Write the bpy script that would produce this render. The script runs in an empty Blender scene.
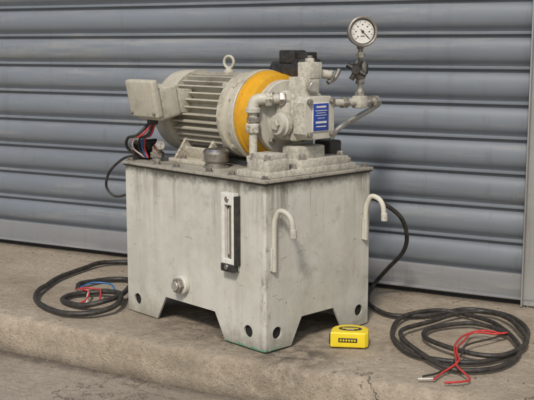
import bpy, bmesh, math, random
from mathutils import Vector, Matrix, noise, Euler
random.seed(7)
S=bpy.context.scene
col=S.collection
# ---------------------------------------------------------------- materials
def M(name):
    m=bpy.data.materials.new(name); m.use_nodes=True
    nt=m.node_tree; b=nt.nodes['Principled BSDF']
    return m,nt,b
def N(nt,t,**k):
    n=nt.nodes.new(t)
    for a,v in k.items(): setattr(n,a,v)
    return n
def noise_n(nt,scale,detail=6,rough=.6,stretch=(1,1,1),seed=0,coord='Object'):
    tc=N(nt,'ShaderNodeTexCoord'); mp=N(nt,'ShaderNodeMapping')
    mp.inputs['Scale'].default_value=stretch
    mp.inputs['Location'].default_value=(seed*3.1,seed*1.7,seed*2.3)
    nt.links.new(tc.outputs[coord],mp.inputs['Vector'])
    n=N(nt,'ShaderNodeTexNoise'); n.inputs['Scale'].default_value=scale
    n.inputs['Detail'].default_value=min(detail,6); n.inputs['Roughness'].default_value=rough
    nt.links.new(mp.outputs['Vector'],n.inputs['Vector'])
    return n.outputs['Fac']
def ramp(nt,src,a,b,va=0,vb=1):
    r=N(nt,'ShaderNodeMapRange'); r.inputs['From Min'].default_value=a; r.inputs['From Max'].default_value=b
    r.inputs['To Min'].default_value=va; r.inputs['To Max'].default_value=vb
    r.interpolation_type='SMOOTHSTEP'
    nt.links.new(src,r.inputs['Value']); return r.outputs['Result']
def mixc(nt,fac,a,b,mode='MIX'):
    m=N(nt,'ShaderNodeMix',data_type='RGBA',blend_type=mode)
    if isinstance(fac,(int,float)): m.inputs[0].default_value=fac
    else: nt.links.new(fac,m.inputs[0])
    for i,x in ((6,a),(7,b)):
        if isinstance(x,(tuple,list)): m.inputs[i].default_value=(*x[:3],1)
        else: nt.links.new(x,m.inputs[i])
    return m.outputs[2]
def math_n(nt,op,a,b=None):
    m=N(nt,'ShaderNodeMath',operation=op)
    for i,x in enumerate((a,b)):
        if x is None: continue
        if isinstance(x,(int,float)): m.inputs[i].default_value=x
        else: nt.links.new(x,m.inputs[i])
    return m.outputs[0]
def bump(nt,b,src,strength,dist):
    n=N(nt,'ShaderNodeBump'); n.inputs['Strength'].default_value=strength; n.inputs['Distance'].default_value=dist
    nt.links.new(src,n.inputs['Height']); nt.links.new(n.outputs[0],b.inputs['Normal'])
def near(nt,p,r0,r1,sc=(1,1,1)):
    tc=N(nt,'ShaderNodeTexCoord'); mp=N(nt,'ShaderNodeMapping',vector_type='POINT')
    mp.inputs['Location'].default_value=tuple(-a*b for a,b in zip(p,sc)); mp.inputs['Scale'].default_value=sc
    nt.links.new(tc.outputs['Object'],mp.inputs['Vector'])
    v=N(nt,'ShaderNodeVectorMath',operation='LENGTH'); nt.links.new(mp.outputs[0],v.inputs[0])
    return ramp(nt,v.outputs['Value'],r1,r0,0,1)
def painted(name,c,dirt=(.10,.085,.06),amt=.5,rough=.5,metal=0,sc=1.0,streak=True,seed=0,bumpd=.0006,edge=True):
    m,nt,b=M(name)
    f1=noise_n(nt,9*sc,5,.65,seed=seed)
    base=mixc(nt,ramp(nt,f1,.3,.7),c,tuple(x*.80 for x in c))
    f2=noise_n(nt,22*sc,6,.7,(1,1,.16) if streak else (1,1,1),seed=seed+3)
    base=mixc(nt,ramp(nt,f2,.50,.78,0,amt),base,dirt)
    f3=noise_n(nt,95*sc,5,.7,seed=seed+5)
    base=mixc(nt,ramp(nt,f3,.60,.72,0,amt*.9),base,tuple(x*.6 for x in dirt))
    if edge:
        g=N(nt,'ShaderNodeNewGeometry')
        e=math_n(nt,'MULTIPLY',ramp(nt,g.outputs['Pointiness'],.53,.62),ramp(nt,noise_n(nt,120,4,.7,seed=seed+6),.44,.58))
        base=mixc(nt,math_n(nt,'MULTIPLY',e,.7),base,(.16,.12,.085))
    nt.links.new(base,b.inputs['Base Color'])
    nt.links.new(ramp(nt,f2,.3,.7,rough-.1,rough+.2),b.inputs['Roughness'])
    b.inputs['Metallic'].default_value=metal
    bump(nt,b,math_n(nt,'ADD',f3,noise_n(nt,35*sc,3,.6,seed=seed+8)),.6,bumpd)
    return m
def simple(name,c,rough=.5,metal=0,bs=0,var=.15,dust=None):
    m,nt,b=M(name)
    f=noise_n(nt,60,5,.6)
    cc=mixc(nt,ramp(nt,f,.3,.7),c,tuple(x*(1-var) for x in c))
    if dust: cc=mixc(nt,ramp(nt,noise_n(nt,70,6,.75,seed=4),.36,.70,0,dust),cc,(.24,.21,.165))
    nt.links.new(cc,b.inputs['Base Color'])
    nt.links.new(ramp(nt,f,.3,.7,max(0,rough-.06),min(1,rough+.1)),b.inputs['Roughness'])
    b.inputs['Metallic'].default_value=metal
    if bs: bump(nt,b,noise_n(nt,300,3,.6),.5,bs)
    return m
def tank_paint():
    m,nt,b=M('aged_tank_paint')
    tc=N(nt,'ShaderNodeTexCoord'); sp=N(nt,'ShaderNodeSeparateXYZ'); nt.links.new(tc.outputs['Object'],sp.inputs[0])
    z=sp.outputs['Z']
    f1=noise_n(nt,6,6,.68)
    c=mixc(nt,ramp(nt,f1,.35,.66),(.56,.565,.515),(.455,.455,.405))
    runs=noise_n(nt,24,6,.72,(1,1,.06),seed=4)
    top=ramp(nt,z,.20,.352)
    rr=math_n(nt,'MULTIPLY',ramp(nt,runs,.48,.66),math_n(nt,'ADD',math_n(nt,'MULTIPLY',top,.62),.12))
    c=mixc(nt,rr,c,(.15,.135,.10))
    mott=noise_n(nt,15,6,.78,seed=9)
    c=mixc(nt,ramp(nt,mott,.52,.72,0,.42),c,(.24,.225,.175))
    ru=noise_n(nt,12,6,.75,(1,1,.3),seed=41)
    c=mixc(nt,ramp(nt,ru,.61,.73,0,.42),c,(.26,.15,.08))
    e=math_n(nt,'ADD',z,math_n(nt,'MULTIPLY',noise_n(nt,22,6,.75,seed=2),.05))
    c=mixc(nt,ramp(nt,e,.354,.380,0,.9),c,(.045,.04,.03))
    e2=math_n(nt,'ADD',z,math_n(nt,'MULTIPLY',noise_n(nt,16,6,.75,seed=12),.16))
    c=mixc(nt,ramp(nt,e2,.145,.06,0,.62),c,(.15,.135,.10))
    kc=near(nt,(0,0,.18),.004,.026,(1,1,0))
    c=mixc(nt,math_n(nt,'MULTIPLY',kc,ramp(nt,noise_n(nt,30,6,.75,(1,1,.35),seed=51),.48,.64,0,.7)),c,(.10,.085,.06))
    chips=noise_n(nt,70,5,.72,seed=21)
    c=mixc(nt,ramp(nt,chips,.65,.68,0,.85),c,(.10,.065,.04))
    sc=noise_n(nt,60,3,.6,(.25,.25,1.3),seed=31)
    c=mixc(nt,ramp(nt,sc,.66,.69,0,.45),c,(.2,.18,.15))
    gz=ramp(nt,math_n(nt,'ADD',z,math_n(nt,'MULTIPLY',noise_n(nt,45,5,.75,seed=61),.030)),.0195,.015)
    c=mixc(nt,math_n(nt,'MULTIPLY',math_n(nt,'MULTIPLY',gz,.75),near(nt,(-.06,0,0),.06,.085)),c,(.045,.24,.13))
    nt.links.new(c,b.inputs['Base Color'])
    nt.links.new(ramp(nt,mott,.3,.7,.36,.62),b.inputs['Roughness'])
    bump(nt,b,math_n(nt,'ADD',noise_n(nt,9,3,.5,seed=5),math_n(nt,'MULTIPLY',chips,.10)),.55,.005)
    return m
TANK=tank_paint()
CREAM=painted('aged_cream_paint',(.56,.55,.48),amt=.48,seed=1)
CREAM2=painted('motor_paint',(.54,.52,.435),dirt=(.13,.10,.06),amt=.5,seed=5,streak=False)
FINP=painted('motor_fin_paint',(.46,.44,.37),dirt=(.07,.055,.042),amt=.7,seed=6,streak=False,sc=.8,edge=False)
YEL=painted('coupling_yellow_paint',(.68,.36,.015),dirt=(.26,.13,.02),amt=.5,seed=8,streak=False)
LID=painted('lid_paint_oily',(.38,.37,.32),dirt=(.045,.038,.028),amt=.9,seed=9,streak=False,rough=.34)
BLACK=simple('black_plastic',(.018,.018,.019),.42,0,.0003,dust=.15)
RUB=simple('black_cable_rubber',(.018,.017,.017),.5,0,.0002,dust=.16)
GASK=simple('oily_gasket',(.02,.018,.015),.35)
CHROME=simple('worn_chrome',(.62,.60,.56),.32,1,dust=.45)
STEEL=painted('galvanised_fitting',(.52,.51,.47),dirt=(.12,.085,.05),amt=.55,rough=.36,metal=.6,streak=False,seed=3)
STEELD=painted('dull_steel',(.32,.305,.28),dirt=(.09,.055,.03),amt=.6,rough=.4,metal=.55,streak=False,seed=13)
WHITE=simple('white_plastic',(.74,.74,.70),.4,dust=.15)
BLUE=simple('blue_label',(.02,.06,.36),.35)
REDW=simple('red_wire',(.50,.03,.03),.4,dust=.15)
BLUEW=simple('blue_wire',(.03,.14,.38),.4)
WHW=simple('white_wire',(.62,.62,.6),.4)
COPPER=simple('copper',(.7,.3,.16),.35,1)
TYEL=simple('tape_yellow_plastic',(.80,.62,.02),.38,0,.0002,.08,dust=.08)
HOLESHADE=simple('dark_bore',(.012,.012,.012),.8)  # near-black standing in for the shade inside the foot holes
LVL=simple('level_tube',(.16,.15,.11),.12)

def concrete(name,c1,c2,stain,sc=1.0,seed=0,bd=.004,crack=True,extra=None):
    m,nt,b=M(name)
    f=noise_n(nt,1.9*sc,6,.7,seed=seed)
    c=mixc(nt,ramp(nt,f,.36,.62),c1,c2)
    f2=noise_n(nt,5.5*sc,6,.75,seed=seed+2)
    c=mixc(nt,ramp(nt,f2,.50,.68,0,.6),c,stain)
    f2b=noise_n(nt,13*sc,6,.8,seed=seed+22)
    c=mixc(nt,ramp(nt,f2b,.52,.66,0,.45),c,tuple(min(1,x*1.3) for x in c1))
    c=mixc(nt,ramp(nt,f2b,.44,.30,0,.5),c,tuple(x*.5 for x in c1))
    f3=noise_n(nt,60*sc,6,.78,seed=seed+4)
    c=mixc(nt,ramp(nt,f3,.38,.66,0,.5),c,tuple(x*.55 for x in c1))
    f5=noise_n(nt,230*sc,4,.7,seed=seed+14)
    c=mixc(nt,ramp(nt,f5,.58,.67,0,.6),c,(.08,.065,.05))
    c=mixc(nt,ramp(nt,f5,.40,.31,0,.5),c,(.62,.57,.48))
    hgt=math_n(nt,'ADD',math_n(nt,'MULTIPLY',f3,.8),math_n(nt,'MULTIPLY',f5,.4))
    hgt=math_n(nt,'ADD',hgt,math_n(nt,'MULTIPLY',f2b,1.6))
    if crack:
        tc=N(nt,'ShaderNodeTexCoord'); v=N(nt,'ShaderNodeTexVoronoi',feature='DISTANCE_TO_EDGE'); v.inputs['Scale'].default_value=1.5*sc
        dn=N(nt,'ShaderNodeTexNoise'); dn.inputs['Scale'].default_value=7; dn.inputs['Detail'].default_value=6; dn.inputs['Roughness'].default_value=.7
        nt.links.new(tc.outputs['Object'],dn.inputs['Vector'])
        ad=N(nt,'ShaderNodeMix',data_type='RGBA',blend_type='LINEAR_LIGHT'); ad.inputs[0].default_value=.14
        nt.links.new(tc.outputs['Object'],ad.inputs[6]); nt.links.new(dn.outputs['Color'],ad.inputs[7])
        nt.links.new(ad.outputs[2],v.inputs['Vector'])
        k=ramp(nt,v.outputs['Distance'],.006,.0,0,1)
        k=math_n(nt,'MULTIPLY',k,ramp(nt,noise_n(nt,2.2,3,.5,seed=seed+7),.53,.60))
        c=mixc(nt,math_n(nt,'MULTIPLY',k,.55),c,(.07,.055,.045))
        hgt=math_n(nt,'SUBTRACT',hgt,math_n(nt,'MULTIPLY',k,.6))
    if extra: c=extra(nt,c)
    nt.links.new(c,b.inputs['Base Color']); b.inputs['Roughness'].default_value=.9
    bump(nt,b,hgt,1.0,bd)
    return m
def ledge_extra(nt,c):
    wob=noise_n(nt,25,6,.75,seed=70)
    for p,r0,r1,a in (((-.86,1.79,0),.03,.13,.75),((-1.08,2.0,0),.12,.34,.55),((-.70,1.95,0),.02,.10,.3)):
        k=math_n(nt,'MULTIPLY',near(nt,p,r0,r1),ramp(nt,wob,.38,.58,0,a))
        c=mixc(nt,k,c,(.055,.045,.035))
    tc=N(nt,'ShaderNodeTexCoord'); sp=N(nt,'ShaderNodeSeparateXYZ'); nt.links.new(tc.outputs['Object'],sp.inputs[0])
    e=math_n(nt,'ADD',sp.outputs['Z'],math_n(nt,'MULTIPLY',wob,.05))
    c=mixc(nt,ramp(nt,e,-.035,-.066,0,.6),c,(.10,.08,.06))  # crevice shadow and dirt at the step base, painted into the colour
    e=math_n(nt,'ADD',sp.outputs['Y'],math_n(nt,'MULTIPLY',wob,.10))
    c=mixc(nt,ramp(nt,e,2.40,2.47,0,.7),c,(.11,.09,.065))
    return c
def low_extra(nt,c):
    wob=noise_n(nt,25,6,.75,seed=70)
    tc=N(nt,'ShaderNodeTexCoord'); sp=N(nt,'ShaderNodeSeparateXYZ'); nt.links.new(tc.outputs['Object'],sp.inputs[0])
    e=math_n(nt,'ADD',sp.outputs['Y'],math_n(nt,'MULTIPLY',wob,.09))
    return mixc(nt,ramp(nt,e,1.71,1.775,0,.8),c,(.085,.068,.05))  # pavement side of the crevice: its shadow and dirt painted as a dark band
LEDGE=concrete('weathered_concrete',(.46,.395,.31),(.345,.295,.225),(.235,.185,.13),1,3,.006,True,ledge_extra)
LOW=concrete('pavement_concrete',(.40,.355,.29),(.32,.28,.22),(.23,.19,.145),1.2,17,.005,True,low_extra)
WALLM=concrete('painted_wall',(.55,.53,.48),(.48,.46,.41),(.33,.30,.25),.8,23,.002,False)

def shutter_mat(name,c,seed=0,metal=.0,r0=.40):
    m,nt,b=M(name)
    f=noise_n(nt,2.5,6,.6,(.35,1,1.6),seed=seed)
    col_=mixc(nt,ramp(nt,f,.35,.68),c,tuple(x*.84 for x in c))
    d=noise_n(nt,14,6,.75,(.15,1,1.8),seed=seed+2)
    col_=mixc(nt,ramp(nt,d,.50,.72,0,.38),col_,(.36,.345,.31))
    r=noise_n(nt,30,6,.7,(1,1,.05),seed=seed+6)
    col_=mixc(nt,ramp(nt,r,.55,.68,0,.25),col_,(.11,.105,.10))
    s=noise_n(nt,120,5,.7,seed=seed+9)
    col_=mixc(nt,ramp(nt,s,.64,.69,0,.55),col_,(.10,.08,.07))
    nt.links.new(col_,b.inputs['Base Color'])
    b.inputs['Metallic'].default_value=metal
    nt.links.new(ramp(nt,d,.3,.7,r0,r0+.2),b.inputs['Roughness'])
    bump(nt,b,noise_n(nt,5,4,.5,(.4,1,1),seed=seed+4),.45,.008)
    return m
SHUT=shutter_mat('blue_grey_shutter_paint',(.185,.212,.245),0,.12)
SHUTB=shutter_mat('shutter_bottom_bar_paint',(.215,.225,.235),5)
RAIL=shutter_mat('guide_rail_metal',(.40,.405,.40),9,.2)

# ---------------------------------------------------------------- mesh helpers
def finish(name,bm,mat,parent=None,ang=32,smooth=True):
    bmesh.ops.recalc_face_normals(bm,faces=bm.faces)
    me=bpy.data.meshes.new(name); bm.to_mesh(me); bm.free()
    me.materials.append(mat)
    if smooth:
        me.shade_smooth(); me.set_sharp_from_angle(angle=math.radians(ang))
    o=bpy.data.objects.new(name,me); col.objects.link(o)
    if parent: o.parent=parent
    return o
def box(name,c,s,mat,parent=None,bev=.002,rot=(0,0,0),taper=None,seg=2):
    bm=bmesh.new(); bmesh.ops.create_cube(bm,size=1)
    for v in bm.verts:
        k=1
        if taper and v.co.z>0: k=taper
        v.co=Vector((v.co.x*s[0]*k,v.co.y*s[1]*k,v.co.z*s[2]))
    if bev: bmesh.ops.bevel(bm,geom=bm.edges[:],offset=bev,segments=seg,affect='EDGES',profile=.5)
    bm.transform(Matrix.Translation(c)@Euler([math.radians(a) for a in rot]).to_matrix().to_4x4())
    return finish(name,bm,mat,parent)
def lathe(name,prof,o,d,mat,parent=None,seg=40,closed=True):
    d=Vector(d).normalized(); q=d.to_track_quat('Z','Y').to_matrix()
    bm=bmesh.new(); rings=[]
    for h,r in prof:
        if r<=1e-6: rings.append([bm.verts.new(Vector(o)+q@Vector((0,0,h)))]); continue
        rings.append([bm.verts.new(Vector(o)+q@Vector((r*math.cos(2*math.pi*i/seg),r*math.sin(2*math.pi*i/seg),h))) for i in range(seg)])
    for a,b in zip(rings,rings[1:]):
        for i in range(seg):
            j=(i+1)%seg
            if len(a)==1 and len(b)==1: continue
            if len(a)==1: bm.faces.new((a[0],b[i],b[j]))
            elif len(b)==1: bm.faces.new((a[i],a[j],b[0]))
            else: bm.faces.new((a[i],a[j],b[j],b[i]))
    if closed:
        for r in (rings[0],rings[-1]):
            if len(r)>2: bm.faces.new(r)
    return finish(name,bm,mat,parent)
def cyl(name,p,q,r,mat,parent=None,seg=28,b=None):
    p=Vector(p);q=Vector(q);L=(q-p).length
    b=min(r*.12,L*.15) if b is None else b
    return lathe(name,[(0,r-b),(b,r),(L-b,r),(L,r-b)],p,q-p,mat,parent,seg)
def hexn(name,p,q,r,mat,parent=None):
    p=Vector(p);q=Vector(q);L=(q-p).length
    return lathe(name,[(0,r*.93),(L*.12,r),(L*.85,r),(L,r*.86)],p,q-p,mat,parent,6)
def cat(pts,n=10):
    P=[Vector(p) for p in pts]; P=[2*P[0]-P[1]]+P+[2*P[-1]-P[-2]]; out=[]
    for i in range(1,len(P)-2):
        a,b,c,d=P[i-1:i+3]
        for k in range(n):
            t=k/n
            out.append(.5*((2*b)+(c-a)*t+(2*a-5*b+4*c-d)*t*t+(3*b-a-3*c+d)*t**3))
    out.append(P[-2]); return out
def tube(name,pts,r,mat,parent=None,seg=12,n=10,sm=True,wob=0):
    P=cat(pts,n) if sm else [Vector(p) for p in pts]
    if wob:
        for i,p in enumerate(P):
            q=Vector((p.x*7,p.y*7,p.z*7+i*.012))
            p.x+=noise.noise(q)*wob; p.y+=noise.noise(q+Vector((7,3,1)))*wob; p.z+=max(0,noise.noise(q*1.3+Vector((1,8,5))))*wob*.7
    bm=bmesh.new(); rings=[]; prev=None
    for i,p in enumerate(P):
        t=(P[min(i+1,len(P)-1)]-P[max(i-1,0)]).normalized()
        if prev is None: u=t.orthogonal().normalized()
        else: u=(prev-t*prev.dot(t)).normalized()
        prev=u; w=t.cross(u)
        rings.append([bm.verts.new(p+r*(math.cos(2*math.pi*k/seg)*u+math.sin(2*math.pi*k/seg)*w)) for k in range(seg)])
    for a,b in zip(rings,rings[1:]):
        for k in range(seg): bm.faces.new((a[k],a[(k+1)%seg],b[(k+1)%seg],b[k]))
    bm.faces.new(rings[0]); bm.faces.new(rings[-1])
    return finish(name,bm,mat,parent,60)
def plate(name,outer,holes,th,mtx,mat,parent=None,bev=0):
    cu=bpy.data.curves.new(name,'CURVE'); cu.dimensions='2D'; cu.fill_mode='BOTH'; cu.extrude=th/2-bev; cu.bevel_depth=bev; cu.offset=-bev
    for pts in [outer]+holes:
        s=cu.splines.new('POLY'); s.points.add(len(pts)-1)
        for p,q in zip(s.points,pts): p.co=(q[0],q[1],0,1)
        s.use_cyclic_u=True
    o=bpy.data.objects.new('tmp',cu); col.objects.link(o)
    me=bpy.data.meshes.new_from_object(o.evaluated_get(bpy.context.evaluated_depsgraph_get()))
    bpy.data.objects.remove(o)
    bm=bmesh.new(); bm.from_mesh(me); bm.transform(mtx)
    bmesh.ops.remove_doubles(bm,verts=bm.verts,dist=1e-6)
    return finish(name,bm,mat,parent,30)
def circ(x,y,r,n=24): return [(x+r*math.cos(2*math.pi*i/n),y+r*math.sin(2*math.pi*i/n)) for i in range(n)]
def empty(name,loc=(0,0,0),parent=None,rz=0):
    e=bpy.data.objects.new(name,None); col.objects.link(e); e.location=loc; e.rotation_euler=(0,0,rz)
    e.empty_display_size=.05
    if parent: e.parent=parent
    return e

# ---------------------------------------------------------------- ground, ledge
G0=-.087
bm=bmesh.new(); bmesh.ops.create_grid(bm,x_segments=4,y_segments=4,size=120)
bm.transform(Matrix.Translation((0,0,G0))); finish('ground',bm,LOW,None,smooth=False)
bm=bmesh.new(); xs=[-4.2+i*.008 for i in range(int(5.4/.008)+1)]; xs=[-8,-6]+xs+[2.5,5]; rows=[]
def edgey(x): return 1.717-.026*(max(-2.5,min(0,x))+1.0)
for x in xs:
    n1=noise.noise(Vector((x*2.2,0,0)))*.009+noise.noise(Vector((x*11,3,0)))*.006+noise.noise(Vector((x*37,5,0)))*.003
    n2=max(0,noise.noise(Vector((x*7,9,0)))-.12)*.055+max(0,noise.noise(Vector((x*23,19,0)))-.1)*.018
    e=edgey(x)+n1
    pr=[(e-.006+n1*.3,G0-.02),(e-.004,G0+.015),(e-.003,G0+.03),(e-.002,-.045),(e,-.030),(e+.002+n2*.3,-.014-n2*.35),(e+.006+n2*.8,-.005-n2*.25),(e+.012+n2,-.002-n2*.08),(e+.022+n2,-.0005),(e+.045+n2,0),(e+.08,0),(e+.12,0),(e+.2,0),(e+.35,0),(2.6,0)]
    row=[]
    for k,(y,z) in enumerate(pr):
        dz=(noise.noise(Vector((x*3,y*3,1)))*.0025+noise.noise(Vector((x*28,y*28,1)))*.0011) if k>5 else 0
        dy=(noise.noise(Vector((x*14,z*30,2)))*.004+noise.noise(Vector((x*45,z*60,8)))*.0028) if k<7 else 0
        row.append(bm.verts.new((x,y+dy,z+dz-(.0028 if k>5 else 0))))
    rows.append(row)
for a,b in zip(rows,rows[1:]):
    for k in range(len(a)-1): bm.faces.new((a[k],b[k],b[k+1],a[k+1]))
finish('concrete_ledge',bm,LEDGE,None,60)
bm=bmesh.new()
for i in range(1000):
    x=random.uniform(-2.6,-.1); q=random.random()
    if q<.40: y=random.uniform(1.74,2.38); z=-.002
    elif q<.6: y=2.395-abs(random.gauss(0,.02)); z=-.002
    elif q<.8: y=edgey(x)-.008-abs(random.gauss(0,.018)); z=G0
    else: y=random.uniform(1.2,1.69); z=G0
    r=random.choice([.001,.0012,.0016,.002,.003]) * random.uniform(.6,1.1)
    ret=bmesh.ops.create_icosphere(bm,subdivisions=1,radius=r)
    a,b_=random.uniform(.7,1.5),random.uniform(.7,1.4)
    for v in ret['verts']:
        v.co=Vector((v.co.x*a+random.uniform(-.2,.2)*r,v.co.y*b_+random.uniform(-.2,.2)*r,v.co.z*.6))+Vector((x,y,z+r*.3))
finish('grit',bm,simple('grit_stone',(.28,.24,.18),.9,0,0,.5),None,smooth=False)

# ---------------------------------------------------------------- roller shutter
SH=empty('roller_shutter')
YS=2.425; XL,XR=-3.9,-.50; P=.0855
prof=[]
ztop=2.6
unit=[(0,.0),(-.002,.004),(-.0075,.009),(-.0115,.016),(-.0135,.024),(-.0140,.034),(-.0130,.045),(-.0100,.055),(-.0055,.063),(-.001,.067),(.004,.069),(.004,.0735),(-.003,.0745),(-.0065,.077),(-.0065,.081),(-.002,.0845),(.004,.0853)]
z=.075
while z<ztop:
    for y,dz in unit: prof.append((YS+y,z+dz))
    z+=P
bm=bmesh.new(); nx=60; rows=[]
for i in range(nx+1):
    x=XL+(XR-XL)*i/nx
    rows.append([bm.verts.new((x,y+noise.noise(Vector((x*1.3,zz*2,0)))*.003+noise.noise(Vector((x*3,int((zz-.075)/P)*5.3,7)))*.0022,zz+noise.noise(Vector((x*.8,zz*6,4)))*.0012)) for y,zz in prof])
for a,b in zip(rows,rows[1:]):
    for k in range(len(a)-1): bm.faces.new((a[k],b[k],b[k+1],a[k+1]))
finish('slats',bm,SHUT,SH,50)
box('bottom_bar',((XL+XR)/2,YS-.006,.043),(XR-XL,.018,.062),SHUTB,SH,.003)
box('bottom_bar_lip',((XL+XR)/2,YS-.016,.0155),(XR-XL,.03,.006),SHUTB,SH,.001)
box('rubber_seal',((XL+XR)/2,YS-.004,.006),(XR-XL,.012,.013),BLACK,SH,.002)
for nm,x0,s in (('guide_rail',-.528,1),('guide_rail_far',-3.86,-1)):
    box(nm+'_web',(x0+s*.035,YS-.028,1.3),(.07,.004,2.6),RAIL,SH,.001)
    box(nm+'_lip',(x0+s*.0015,YS-.0385,1.3),(.003,.017,2.6),RAIL,SH,.0005)
    box(nm+'_side',(x0+s*.0685,YS-.0,1.3),(.003,.05,2.6),RAIL,SH,.0005)
W=empty('building_wall')
box('pier',(.60,YS+.10,1.6),(2.11,.30,3.2),WALLM,W,.01)
box('pier_far',(-5.0,YS+.10,1.6),(2.15,.30,3.2),WALLM,W,.01)
box('lintel',(-2.19,YS+.10,2.9),(3.46,.30,.6),WALLM,W,.01)

# ---------------------------------------------------------------- power unit
yaw=-math.atan2(.322,.944)
U=empty('hydraulic_power_unit',(-.918,1.763,0),None,yaw)
TK=empty('oil_tank',(0,0,0),U)
LX,LY,H=.488,.334,.355
c=.006
hs=.0135
Rx=Matrix.Rotation(math.pi/2,4,'X')
fo=[(-LX+c,0),(-.368,0),(-.335,.058),(-.16,.058),(-.127,0),(-c,0),(-c,H),(-LX+c,H)]
plate('front_plate',fo,[circ(-.445,.033,hs),circ(-.052,.036,hs)],.005,Matrix.Translation((0,.0025,0))@Rx,TANK,TK)
plate('back_plate',fo,[],.005,Matrix.Translation((0,LY-.0025,0))@Rx,TANK,TK)
Ry=Matrix(((0,0,1,0),(1,0,0,0),(0,1,0,0),(0,0,0,1)))
so=[(c,0),(.078,0),(.11,.058),(.212,.058),(.243,0),(LY-c,0),(LY-c,H),(c,H)]
plate('side_plate',so,[circ(.036,.036,hs),circ(LY-.036,.036,hs)],.005,Matrix.Translation((-.0025,0,0))@Ry,TANK,TK)
plate('side_plate_far',so,[],.005,Matrix.Translation((-LX+.0025,0,0))@Ry,TANK,TK)
for i,(x,y) in enumerate(((-c,c),(-LX+c,c),(-c,LY-c),(-LX+c,LY-c))):
    cyl(f'corner_bend_{i+1}',(x,y,.0002),(x,y,H-.0003),c,TANK,TK,24,.0003)
box('tank_bottom',(-LX/2,LY/2,.066),(LX-.012,LY-.012,.006),TANK,TK,0)
for i,(x,y) in enumerate(((-.052,.036),(-.445,.033))):
    cyl(f'foot_bush_{i}',(x,.007,y),(x,.014,y),hs+.003,HOLESHADE,TK)  # solid black disc closing the hole, paints the shade seen through it
for i,y in enumerate((.036,LY-.036)):
    cyl(f'foot_bush_s{i}',(-.007,y,.036),(-.014,y,.036),hs+.003,HOLESHADE,TK)  # same black discs for the shade in the side holes
box('lid_gasket',(-LX/2,LY/2,H+.0015),(LX+.004,LY+.004,.003),GASK,TK,.0005)
box('lid',(-LX/2,LY/2,H+.0065),(LX+.008,LY+.008,.007),LID,TK,.0015)
ZT=H+.010
def bolt(n,x,y,z=ZT,r=.0075,h=.006,mat=STEELD,par=None,d=(0,0,1)):
    d=Vector(d);p=Vector((x,y,z))
    cyl(n+'_washer',p-d*.001,p+d*.0015,r*1.35,mat,par or TK,20,.0003)
    hexn(n,p+d*.001,p+d*(h+.0015),r,mat,par or TK)
k=0
for x in (-.478,-.375,-.305,-.19,-.115,-.012):
    for y in (.012,LY-.012):
        k+=1; bolt(f'lid_bolt_{k}',x,y)
for y in (.09,.17,.25):
    k+=1; bolt(f'lid_bolt_{k}',-.478,y)
def hook(n,y,z0,z1):
    r=.0058
    pts=[(r-.001,y,z0),(r-.001,y,z0+.03),(r-.001,y,z1-.035),(r+.003,y+.002,z1-.014),(.018,y+.004,z1-.001),(.036,y+.007,z1-.005),(.047,y+.009,z1-.020),(.050,y+.010,z1-.046)]
    tube(n,pts,r,CREAM,TK,14)
    cyl(n+'_tip',(.050,y+.010,z1-.036),(.0505,y+.0105,z1-.054),.0074,CREAM,TK)
    tube(n+'_weld',[(.003,y-.006,z0+.002),(.004,y-.0065,z0+.05)],.003,TANK,TK,8)
hook('cover_hook_1',.022,.172,.302); hook('cover_hook_2',.312,.20,.302)
LG=empty('level_gauge',(0,0,0),TK)
plate('frame',[(-.020,0),(.020,0),(.020,.168),(-.020,.168)],[[(-.010,.026),(.012,.026),(.012,.142),(-.010,.142)]],.016,Matrix.Translation((-.097,-.010,.163))@Rx,WHITE,LG,.0015)
box('backing',(-.097,-.004,.247),(.034,.006,.15),BLACK,LG,.001)
cyl('tube',(-.094,-.009,.19),(-.094,-.009,.304),.0046,LVL,LG)
box('scale',(-.1035,-.0075,.247),(.0025,.001,.10),WHITE,LG,0)
box('end_cap_bottom',(-.097,-.0115,.170),(.041,.018,.018),BLACK,LG,.003)
box('edge_strip',(-.0757,-.009,.250),(.003,.017,.15),BLACK,LG,.0008)
cyl('screw_top',(-.097,-.017,.318),(-.097,-.021,.318),.006,CHROME,LG)
cyl('screw_bottom',(-.097,-.0195,.172),(-.097,-.023,.172),.0055,CHROME,LG)
DX,DZ=-.268,.100
cyl('drain_boss',(DX,.001,DZ),(DX,-.013,DZ),.022,TANK,TK)
hexn('drain_plug',(DX,-.012,DZ),(DX,-.024,DZ),.0175,STEELD,TK)
cyl('drain_plug_face',(DX,-.023,DZ),(DX,-.028,DZ),.011,STEEL,TK)
lathe('filler_neck',[(0,.030),(.004,.030),(.005,.022),(.018,.022)],(-.238,.075,ZT-.001),(0,0,1),STEELD,TK)
lathe('filler_cap',[(0,.027),(.002,.0290),(.016,.0290),(.018,.0300),(.023,.0295),(.028,.025),(.030,.012),(.0305,0)],(-.238,.075,ZT+.014),(0,0,1),CHROME,TK,48)
for i in range(4): bolt(f'filler_bolt_{i}',-.238+.026*math.cos(i*1.57+.4),.075+.026*math.sin(i*1.57+.4),ZT+.002,.003,.002)

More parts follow.
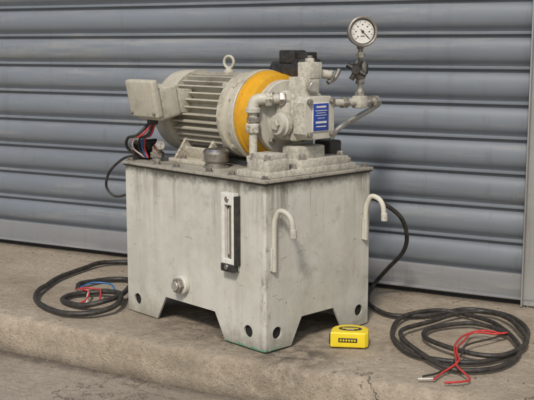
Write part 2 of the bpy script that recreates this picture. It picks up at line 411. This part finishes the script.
# ---- motor
MO=empty('electric_motor',(0,0,0),U)
AY,AZ=.17,.480
nf=34; bm=bmesh.new(); sec=[]
for i in range(nf):
    a0=2*math.pi*i/nf; w=.0019
    hgt=.096 if i%2 else .094
    for rr,off in ((.074,-1.5),(hgt,-1.0),(hgt,1.0),(.074,1.5)):
        da=off*w/rr
        sec.append((rr*math.cos(a0+da),rr*math.sin(a0+da)))
x0,x1=-.405,-.232
A=[bm.verts.new((x0,AY+p[0],AZ+p[1])) for p in sec]; B=[bm.verts.new((x1,AY+p[0],AZ+p[1])) for p in sec]
n=len(sec)
for i in range(n): bm.faces.new((A[i],A[(i+1)%n],B[(i+1)%n],B[i]))
bm.faces.new(A); bm.faces.new(B); finish('finned_frame',bm,FINP,MO,25)
ax=(1,0,0)
lathe('fan_cowl',[(0,0),(0,.055),(.002,.075),(.010,.091),(.022,.098),(.080,.0995),(.083,.0995),(.083,.080)],(-.485,AY,AZ),ax,CREAM2,MO,56)
for i in range(5): lathe(f'grille_ring_{i}',[(-.003,.012+i*.013),(-.003,.015+i*.013),(.001,.015+i*.013)],(-.485,AY,AZ),ax,CREAM2,MO,40,False)
lathe('end_shield',[(0,.070),(0,.098),(.012,.098),(.015,.091),(.030,.089),(.042,.094)],(-.234,AY,AZ),ax,CREAM2,MO,56)
lathe('motor_flange',[(0,.080),(0,.103),(.002,.1045),(.015,.1045),(.017,.103),(.017,.07)],(-.189,AY,AZ),ax,CREAM2,MO,64)
for i in range(8):
    a=math.radians(22.5+45*i); y=AY+.094*math.cos(a); zz=AZ+.094*math.sin(a)
    hexn(f'flange_bolt_{i}',(-.197,y,zz),(-.189,y,zz),.006,STEELD,MO)
for i,a in enumerate((50,130,230,310)):
    a=math.radians(a); cyl(f'tie_boss_{i}',(-.252,AY+.086*math.cos(a),AZ+.086*math.sin(a)),(-.206,AY+.086*math.cos(a),AZ+.086*math.sin(a)),.010,CREAM2,MO)
for i,s in enumerate((-1,1)):
    box(f'foot_pad_{i}',(-.325,AY+s*.083,ZT+.005),(.15,.045,.010),CREAM2,MO,.002)
    for j,x in enumerate((-.375,-.275)):
        plate(f'foot_web_{i}{j}',[(0,0),(.045,0),(.045,.006),(.012,.05),(-.012,.05)],[],.008,Matrix.Translation((x,AY+s*.058,ZT+.008))@Matrix.Rotation(0 if s>0 else math.pi,4,'Z')@Matrix.Rotation(math.pi/2,4,'Z')@Rx,CREAM2,MO)
        bolt(f'foot_bolt_{i}{j}',x+.016,AY+s*.093,ZT+.010,.007,.006,STEELD,MO)
box('foot_side',(-.325,AY-.070,ZT+.022),(.13,.008,.03),CREAM2,MO,.002,(18,0,0))
lathe('eye_boss',[(0,.014),(.008,.013),(.010,.009),(.016,.007)],(-.30,AY,AZ+.090),(0,0,1),CREAM2,MO)
pts=[(-.30+.0135*math.sin(t)*.9,AY+.004*math.sin(t),AZ+.119-.0135*math.cos(t)) for t in [i*2*math.pi/20 for i in range(21)]]
tube('lifting_eye',pts,.0036,CREAM2,MO,10,3)
JB=empty('terminal_box',(0,0,0),MO)
jx=.022
box('neck',(-.405+jx,.078,AZ+.030),(.06,.05,.055),CREAM2,JB,.004)
box('body',(-.418+jx,.030,AZ+.028),(.094,.062,.074),CREAM2,JB,.007,(12,0,0),None,3)
box('cover_lid',(-.418+jx,-.006,AZ+.037),(.104,.020,.088),CREAM2,JB,.006,(12,0,0),None,3)
for i,(x,zz) in enumerate(((-.46,.07),(-.376,.07),(-.46,.003),(-.376,.003))): cyl(f'cover_screw_{i}',(x+jx,-.012-(.0 if zz>.05 else -.006),AZ+zz),(x+jx,-.020+(.0 if zz>.05 else .006),AZ+zz),.0035,STEELD,JB)
hexn('gland',(-.435+jx,.030,AZ-.008),(-.435+jx,.030,AZ-.026),.013,BLACK,JB)
WR=empty('motor_leads',(0,0,0),MO)
def lead(n,m,a,b,s,r=.0026):
    tube(n,[(-.413+a,.03,AZ-.02),(-.43+a,.02+b,AZ-.05),(-.462+s,.018+b,AZ-.06),(-.482+s,.03+b,AZ-.085),(-.475+s,.045,ZT+.006)],r,m,WR,8)
lead('red_lead',REDW,.004,-.012,.006); lead('blue_lead',BLUEW,-.004,-.004,-.004); lead('white_lead',WHW,0,.008,.002)
lead('black_lead',RUB,.008,.0,.014); lead('blue_lead_b',BLUEW,.006,.006,.018); lead('black_lead_b',RUB,-.008,-.016,-.012,.0035)
lead('red_lead_b',REDW,.010,.010,.022); lead('white_lead_b',WHW,-.006,-.014,.010,.002)
cyl('return_port',(-.43,.055,ZT),(-.43,.055,ZT+.035),.012,STEEL,U)
hexn('return_port_nut',(-.43,.055,ZT+.008),(-.43,.055,ZT+.022),.017,STEEL,U)
cyl('return_elbow',(-.43,.055,ZT+.032),(-.40,.04,ZT+.040),.010,COPPER,U)
hexn('return_elbow_nut',(-.40,.04,ZT+.040),(-.392,.036,ZT+.042),.013,STEEL,U)
box('terminal_bracket',(-.485,.06,ZT+.022),(.008,.07,.05),BLACK,U,.002)
box('terminal_strip',(-.476,.06,ZT+.03),(.016,.055,.022),BLACK,U,.002)

# ---- bell housing
lathe('bell_housing',[(0,.06),(0,.1005),(.002,.102),(.010,.102),(.012,.098),(.036,.0965),(.042,.095),(.045,.090),(.045,.04)],(-.172,AY,AZ),ax,YEL,U,64)
box('bell_housing_foot',(-.148,AY,ZT+.012),(.036,.11,.026),YEL,U,.003)
# ---- pump
PU=empty('hydraulic_pump',(0,0,0),U)
lathe('pump_flange',[(0,.03),(0,.081),(.002,.083),(.016,.083),(.019,.080),(.021,.060),(.032,.052),(.047,.048)],(-.127,AY,AZ),ax,CREAM,PU,48)
for i in range(4):
    a=math.radians(45+90*i); y=AY+.071*math.cos(a); zz=AZ+.071*math.sin(a)
    hexn(f'pump_flange_bolt_{i}',(-.109,y,zz),(-.099,y,zz),.0075,STEELD,PU)
box('pump_body',(-.078,AY,AZ+.002),(.046,.104,.096),CREAM,PU,.015,(0,0,0),None,3)
box('pump_mid_plate',(-.050,AY,AZ+.004),(.014,.090,.102),CREAM,PU,.006)
def octo(w,h,ch): return [(-w,-h+ch),(-w+ch,-h),(w-ch,-h),(w,-h+ch),(w,h-ch),(w-ch,h),(-w+ch,h),(-w,h-ch)]
plate('pump_end_cover',octo(.046,.046,.013),[],.036,Matrix.Translation((-.025,AY,AZ+.004))@Ry,CREAM,PU,.002)
for i,(a,b_) in enumerate(((-1,-1),(1,-1),(1,1),(-1,1))):
    cyl(f'cover_bolt_{i}',(-.008,AY+a*.035,AZ+.004+b_*.035),(.001,AY+a*.035,AZ+.004+b_*.035),.0062,STEELD,PU)
box('name_plate_back',(-.0055,AY,AZ+.006),(.002,.050,.062),WHITE,PU,.0005)
box('name_plate',(-.0042,AY,AZ+.006),(.0015,.046,.058),BLUE,PU,.0003)
for i,(dz,w,h) in enumerate(((.022,.030,.004),(.014,.036,.0016),(.009,.028,.0012),(.004,.034,.0012),(-.002,.022,.0012),(-.011,.034,.0045),(-.020,.030,.0022))):
    box(f'name_plate_line_{i}',(-.0033,AY,AZ+.006+dz),(.0006,w,h),WHITE,PU,0)
lathe('shaft_seal_hub',[(0,.026),(.012,.026),(.014,.022),(.024,.021)],(-.066,AY-.050,AZ-.010),(0,-1,0),CREAM,PU)
hexn('shaft_seal_plug',(-.066,AY-.073,AZ-.010),(-.066,AY-.082,AZ-.010),.013,CREAM,PU)
box('saddle_base',(-.053,.150,ZT+.007),(.095,.275,.014),CREAM,PU,.002)
box('saddle_block_front',(-.040,.048,ZT+.026),(.066,.062,.026),CREAM,PU,.003)
box('saddle_cap_front',(-.040,.050,ZT+.044),(.058,.050,.012),CREAM,PU,.002)
box('saddle_block_rear',(-.045,.190,ZT+.022),(.075,.150,.018),CREAM,PU,.002)
box('saddle_post',(-.055,AY,ZT+.042),(.05,.085,.030),CREAM,PU,.004)
for i,(x,y,zz) in enumerate(((-.018,.026,.039),(-.018,.072,.039),(-.06,.026,.039),(-.02,.13,.031),(-.02,.25,.031),(-.02,.10,.014),(-.085,.10,.014),(-.02,.277,.014))):
    bolt(f'saddle_bolt_{i}',x,y,ZT+zz,.0075,.009,STEEL,PU)
box('suction_port_black',(-.08,.275,ZT+.034),(.05,.04,.053),BLACK,PU,.005)
PI=empty('suction_pipe',(0,0,0),U)
px,py=-.112,.072
lathe('base_flange',[(0,.021),(.006,.021),(.008,.015),(.018,.014)],(px,py,ZT-.001),(0,0,1),STEEL,PI)
cyl('riser',(px,py,ZT+.01),(px,py,.503),.0092,CREAM,PI)
hexn('union_nut_low',(px,py,.452),(px,py,.472),.0165,CREAM,PI)
hexn('union_nut_mid',(px,py,.474),(px,py,.486),.0145,STEEL,PI)
hexn('lower_nut',(px,py,.388),(px,py,.402),.015,CREAM,PI)
tube('elbow',[(px,py,.496),(px,py,.508),(px+.003,py+.004,.520),(px+.012,py+.012,.524),(px+.022,py+.022,.524)],.0125,CREAM,PI,18)
lathe('elbow_collar',[(0,.0145),(.002,.0165),(.010,.0165),(.012,.0145)],(px,py,.494),(0,0,1),CREAM,PI)
d2=Vector((.022,.03,0)).normalized(); pA=Vector((px+.018,py+.018,.524))
hexn('elbow_nut',pA,pA+d2*.016,.0165,CREAM,PI)
cyl('cross_pipe',pA+d2*.01,pA+d2*.06,.0105,CREAM,PI)
hexn('pump_port_nut',pA+d2*.03,pA+d2*.044,.0155,STEEL,PI)
VS=empty('valve_stack',(0,0,0),U)
box('manifold_block',(-.070,.185,.546),(.050,.048,.048),CREAM,VS,.003)
box('relief_valve_block',(-.062,.195,.584),(.038,.040,.036),CREAM,VS,.003)
hexn('relief_cap',(-.062,.195,.601),(-.062,.195,.610),.011,CREAM,VS)
cyl('relief_stem',(-.062,.195,.609),(-.062,.195,.616),.006,STEELD,VS)
cyl('side_plug',(-.062,.214,.578),(-.050,.245,.573),.010,CREAM,VS)
hexn('side_plug_nut',(-.050,.245,.573),(-.047,.252,.572),.013,STEEL,VS)
cyl('pilot_knob',(-.04,.175,.550),(-.022,.168,.550),.011,STEEL,VS)
tube('lever',[(-.05,.24,.556),(-.045,.258,.566),(-.045,.272,.584)],.005,STEELD,VS)
box('valve_subplate',(-.15,.235,.550),(.105,.05,.030),CREAM,VS,.003)
box('solenoid_valve_body',(-.160,.235,.580),(.072,.054,.034),BLACK,VS,.004)
box('solenoid_coil',(-.112,.235,.585),(.045,.052,.046),BLACK,VS,.005)
box('coil_connector',(-.155,.235,.612),(.050,.040,.030),BLACK,VS,.004)
box('coil_connector_b',(-.108,.235,.614),(.030,.034,.018),BLACK,VS,.003)
cyl('coil_nut',(-.090,.235,.585),(-.080,.235,.585),.012,BLACK,VS)
cyl('coil_end',(-.215,.235,.585),(-.194,.235,.585),.016,BLACK,VS)
box('valve_riser',(-.15,.250,.455),(.06,.04,.17),CREAM,VS,.003)
GA=empty('pressure_gauge',(0,0,0),U)
gx,gy=-.020,.314
zl=.512
hexn('pump_outlet_nut',(-.030,.214,zl),(-.030,.232,zl),.015,STEEL,GA)
cyl('outlet_pipe',(-.030,.225,zl),(-.024,.300,zl),.0085,CREAM,GA)
hexn('outlet_nut_2',(-.028,.262,zl),(-.027,.278,zl),.0135,STEEL,GA)
box('tee_block',(gx,gy,zl),(.026,.028,.028),CREAM,GA,.004)
hexn('tee_nut',(gx,gy+.013,zl),(gx,gy+.032,zl),.014,STEEL,GA)
tube('return_tube',[(gx,gy+.028,zl),(gx-.002,gy+.060,zl),(gx-.006,gy+.074,zl-.006),(gx-.018,gy+.066,zl-.018),(gx-.034,gy+.036,zl-.036),(gx-.05,gy,zl-.056),(gx-.06,gy-.025,zl-.080),(gx-.06,gy-.035,zl-.12)],.0064,STEEL,GA,14)
hexn('elbow_nut',(gx-.001,gy+.046,zl),(gx-.003,gy+.062,zl),.0135,STEEL,GA)
cyl('stem_low',(gx,gy,zl+.010),(gx,gy,zl+.05),.0062,CREAM,GA)
hexn('stem_nut_1',(gx,gy,zl+.012),(gx,gy,zl+.024),.0115,STEEL,GA)
hexn('stem_nut_2',(gx,gy,zl+.040),(gx,gy,zl+.052),.0105,STEEL,GA)
lathe('needle_valve_body',[(0,.008),(.003,.012),(.012,.014),(.034,.014),(.042,.009)],(gx,gy,zl+.05),(0,0,1),STEELD,GA)
box('needle_valve_block',(gx,gy,zl+.074),(.024,.030,.024),BLACK,GA,.003)
hd=Vector((.45,-.89,0)).normalized(); hc=Vector((gx,gy,zl+.072))
cyl('handle_shaft',hc,hc+hd*.034,.005,STEELD,GA)
hw=hd.cross(Vector((0,0,1)))
for i in range(4):
    a=math.radians(28+90*i); dv=hw*math.cos(a)+Vector((0,0,1))*math.sin(a)
    tube(f'handle_lobe_{i}',[hc+hd*.034,hc+hd*.034+dv*.012,hc+hd*.035+dv*.024],.0058,BLACK,GA,10)
cyl('handle_hub',hc+hd*.026,hc+hd*.042,.010,BLACK,GA)
cyl('stem_high',(gx,gy,zl+.084),(gx,gy,zl+.128),.0055,STEELD,GA)
hexn('gauge_nut',(gx,gy,zl+.098),(gx,gy,zl+.110),.0105,STEEL,GA)
hexn('gauge_square',(gx,gy,zl+.118),(gx,gy,zl+.130),.009,STEEL,GA)
gc=Vector((gx,gy,.667)); gd=Vector((.86,-.50,.06)).normalized()
lathe('gauge_case',[(-.014,0),(-.014,.024),(-.011,.029),(.008,.0305),(.011,.0335),(.014,.0335),(.0155,.0315),(.0155,.0285),(.011,.028)],gc,gd,STEELD,GA,48,False)
lathe('gauge_bezel',[(.0125,.0345),(.0160,.0340),(.0175,.0315),(.0165,.0285),(.0120,.0285)],gc,gd,STEELD,GA,48,False)
lathe('gauge_inner_ring',[(.0150,.0288),(.0128,.0262)],gc,gd,BLACK,GA,48,False)
lathe('gauge_dial',[(0,0),(0,.0290)],gc+gd*.0125,gd,WHITE,GA,48,False)
side=gd.cross(Vector((0,0,1))).normalized(); upv=side.cross(gd).normalized()
bm=bmesh.new()
def stroke(a,b,w,off):
    a=Vector(a);b=Vector(b);t=(b-a).normalized();pn=gd.cross(t)*w/2
    vs=[bm.verts.new(gc+gd*off+q) for q in (a-pn,a+pn,b+pn,b-pn)]; bm.faces.new(vs)
for i in range(28):
    a=math.radians(225-270*i/27); v=side*math.cos(a)+upv*math.sin(a)
    stroke(v*(.0195 if i%3==0 else .022),v*.0248,.0010 if i%3==0 else .0005,.0130)
for i in range(7):
    a=math.radians(225-270*i/6); v=side*math.cos(a)*.0155+upv*math.sin(a)*.0155
    stroke(v-side*.0016,v+side*.0016,.0024,.0130)
stroke(-upv*.010-side*.005,-upv*.010+side*.005,.0016,.0130)
finish('dial_marks',bm,BLACK,GA,smooth=False)
bm=bmesh.new()
v=(side*math.cos(math.radians(225))+upv*math.sin(math.radians(225))); stroke(-v*.007,v*.021,.0014,.0140); finish('needle',bm,BLACK,GA,smooth=False)
cyl('needle_hub',gc+gd*.0125,gc+gd*.0150,.0028,BLACK,GA)

# ---------------------------------------------------------------- cables
R=.0066
tube('power_cable',[(-1.30,2.33,.10),(-1.42,2.345,.035),(-1.56,2.35,.010),(-1.70,2.30,.008),(-1.725,2.20,.008),(-1.715,2.08,.008),(-1.665,1.932,.008),(-1.585,1.835,.008),(-1.489,1.792,.008),(-1.42,1.805,.010),(-1.385,1.86,.013),(-1.41,1.93,.018),(-1.46,1.985,.016),(-1.52,1.985,.010),(-1.56,1.94,.008),(-1.545,1.885,.008),(-1.47,1.858,.010),(-1.415,1.90,.022),(-1.44,2.0,.020),(-1.49,2.09,.012),(-1.54,2.14,.008),(-1.602,2.10,.008),(-1.615,2.03,.008),(-1.585,1.985,.009)],R,RUB,None,14,14,wob=.010)
CW=empty('cable_core_wires')
def wire(n,m,pts,r=.0024): tube(n,pts,r,m,CW,8,wob=.004)
wire('blue_core',BLUEW,[(-1.585,1.985,.010),(-1.57,2.02,.020),(-1.54,2.04,.020),(-1.51,2.035,.018),(-1.49,2.02,.006)])
wire('red_core',REDW,[(-1.585,1.985,.010),(-1.55,1.975,.020),(-1.515,1.985,.018),(-1.49,1.96,.02),(-1.47,1.92,.006),(-1.48,1.87,.004)])
wire('red_core_b',REDW,[(-1.585,1.985,.010),(-1.555,1.965,.018),(-1.52,1.95,.018),(-1.50,1.91,.010),(-1.505,1.885,.004)])
wire('white_core',WHW,[(-1.585,1.985,.010),(-1.56,1.97,.014),(-1.53,1.96,.018),(-1.51,1.93,.014),(-1.49,1.90,.004)])
tube('control_cable',[(-1.395,1.985,.37),(-1.43,1.985,.36),(-1.475,1.99,.325),(-1.49,1.995,.285),(-1.465,2.0,.262),(-1.42,2.01,.275),(-1.40,2.02,.30),(-1.385,2.06,.2),(-1.37,2.15,.06),(-1.33,2.25,.012),(-1.30,2.3,.01)],.0032,RUB,None,10)
r2=.0052
tube('power_cable',[(-.97,2.06,.350),(-.90,2.135,.315),(-.835,2.18,.275),(-.793,2.22,.232),(-.785,2.25,.180),(-.805,2.28,.13),(-.850,2.30,.075),(-.885,2.30,.03),(-.880,2.25,.009),(-.842,2.19,.007),(-.773,2.135,.007),(-.705,2.170,.007),(-.625,2.270,.007),(-.529,2.257,.007),(-.462,2.15,.007),(-.445,1.992,.008),(-.500,1.890,.008),(-.589,1.862,.008),(-.668,1.905,.007),(-.728,2.010,.007),(-.735,2.130,.013),(-.675,2.225,.008),(-.570,2.190,.012),(-.478,2.075,.014),(-.432,1.95,.010),(-.468,1.855,.007),(-.55,1.818,.007),(-.635,1.885,.014),(-.700,2.00,.016),(-.66,2.13,.012),(-.59,2.24,.014),(-.51,2.20,.016),(-.445,2.05,.016),(-.465,1.93,.016),(-.55,1.92,.014),(-.64,1.98,.012),(-.66,2.07,.009),(-.60,2.14,.010),(-.54,2.13,.012),(-.49,2.09,.014)],r2,RUB,None,14,14,wob=.009)
W2=empty('cable_core_wires')
def wire2(n,m,pts,r=.0022): tube(n,pts,r,m,W2,8,wob=.005)
wire2('red_core',REDW,[(-.49,2.09,.016),(-.50,2.07,.018),(-.545,2.08,.016),(-.575,2.03,.012),(-.558,1.93,.020),(-.535,1.86,.018),(-.520,1.815,.014),(-.487,1.785,.004),(-.497,1.762,.004),(-.525,1.745,.004)])
wire2('red_core_b',REDW,[(-.49,2.09,.016),(-.51,2.06,.018),(-.56,2.06,.014),(-.56,1.99,.014),(-.545,1.90,.022),(-.525,1.84,.018),(-.545,1.79,.006),(-.55,1.755,.004)])
wire2('black_core',RUB,[(-.49,2.09,.014),(-.515,2.04,.012),(-.545,1.97,.014),(-.53,1.88,.020),(-.55,1.80,.006),(-.575,1.760,.004)])
wire2('white_core',WHW,[(-.553,1.757,.005),(-.566,1.747,.005),(-.578,1.740,.005)],.0019)

# ---------------------------------------------------------------- tape measure
TM=empty('tape_measure',(-.783,1.902,-.001),None,math.radians(20))
out=[(-.038,-.026),(.030,-.026),(.036,-.020),(.037,.000)]
for i in range(1,13):
    a=math.radians(i*180/13); out.append((.0+.037*math.cos(a),.004+.030*math.sin(a)))
out+=[(-.038,0)]
out=[(x*1.08,y*1.08) for x,y in out]
plate('case',out,[],.034,Matrix.Translation((0,0,.018)),TYEL,TM,.004)
plate('label',[(.025*math.cos(t),.014*math.sin(t)) for t in [i*2*math.pi/32 for i in range(32)]],[],.001,Matrix.Translation((0,.001,.0356)),BLACK,TM)
box('label_text',(0,.001,.0363),(.034,.006,.0005),TYEL,TM,0)
box('label_text_b',(0,-.007,.0363),(.018,.002,.0005),WHITE,TM,0)
box('side_label',(-.004,-.0284,.018),(.040,.001,.009),BLACK,TM,.0002)
for i in range(6): box(f'side_label_text_{i}',(-.019+i*.006,-.0291,.018),(.0038,.0006,.004),TYEL,TM,0)
box('mouth',(-.0415,-.020,.018),(.004,.008,.022),BLACK,TM,.001)
box('tape_hook',(-.0445,-.018,.018),(.0012,.012,.020),STEEL,TM,.0003)
box('thumb_lock',(-.033,-.010,.018),(.02,.006,.014),BLACK,TM,.001)

# ---------------------------------------------------------------- light
az=Vector((.24,-1)); el=math.radians(44)
sd=Vector((az.normalized().x*math.cos(el),az.normalized().y*math.cos(el),math.sin(el)))
sun=bpy.data.lights.new('sun','SUN'); sun.energy=2.6; sun.angle=math.radians(8); sun.color=(1,.92,.81)
so_=bpy.data.objects.new('sun',sun); col.objects.link(so_); so_.rotation_euler=sd.to_track_quat('Z','Y').to_euler()
w=bpy.data.worlds.new('World'); S.world=w; w.use_nodes=True; nt=w.node_tree
sky=nt.nodes.new('ShaderNodeTexSky'); sky.sky_type='NISHITA'; sky.sun_disc=False
sky.sun_elevation=el; sky.sun_rotation=math.atan2(sd.x,sd.y); sky.dust_density=3
nt.links.new(sky.outputs[0],nt.nodes['Background'].inputs[0]); nt.nodes['Background'].inputs[1].default_value=.10
S.view_settings.view_transform='Standard'; S.view_settings.look='None'; S.view_settings.exposure=0
# ---------------------------------------------------------------- camera
cd=bpy.data.cameras.new('camera'); cd.sensor_width=36; cd.lens=36*983/534; cd.clip_end=500; cd.clip_start=.02
co=bpy.data.objects.new('camera',cd); col.objects.link(co)
co.location=(0,0,.64); co.rotation_euler=(math.radians(81),0,math.atan2(.46,.888)); S.camera=co
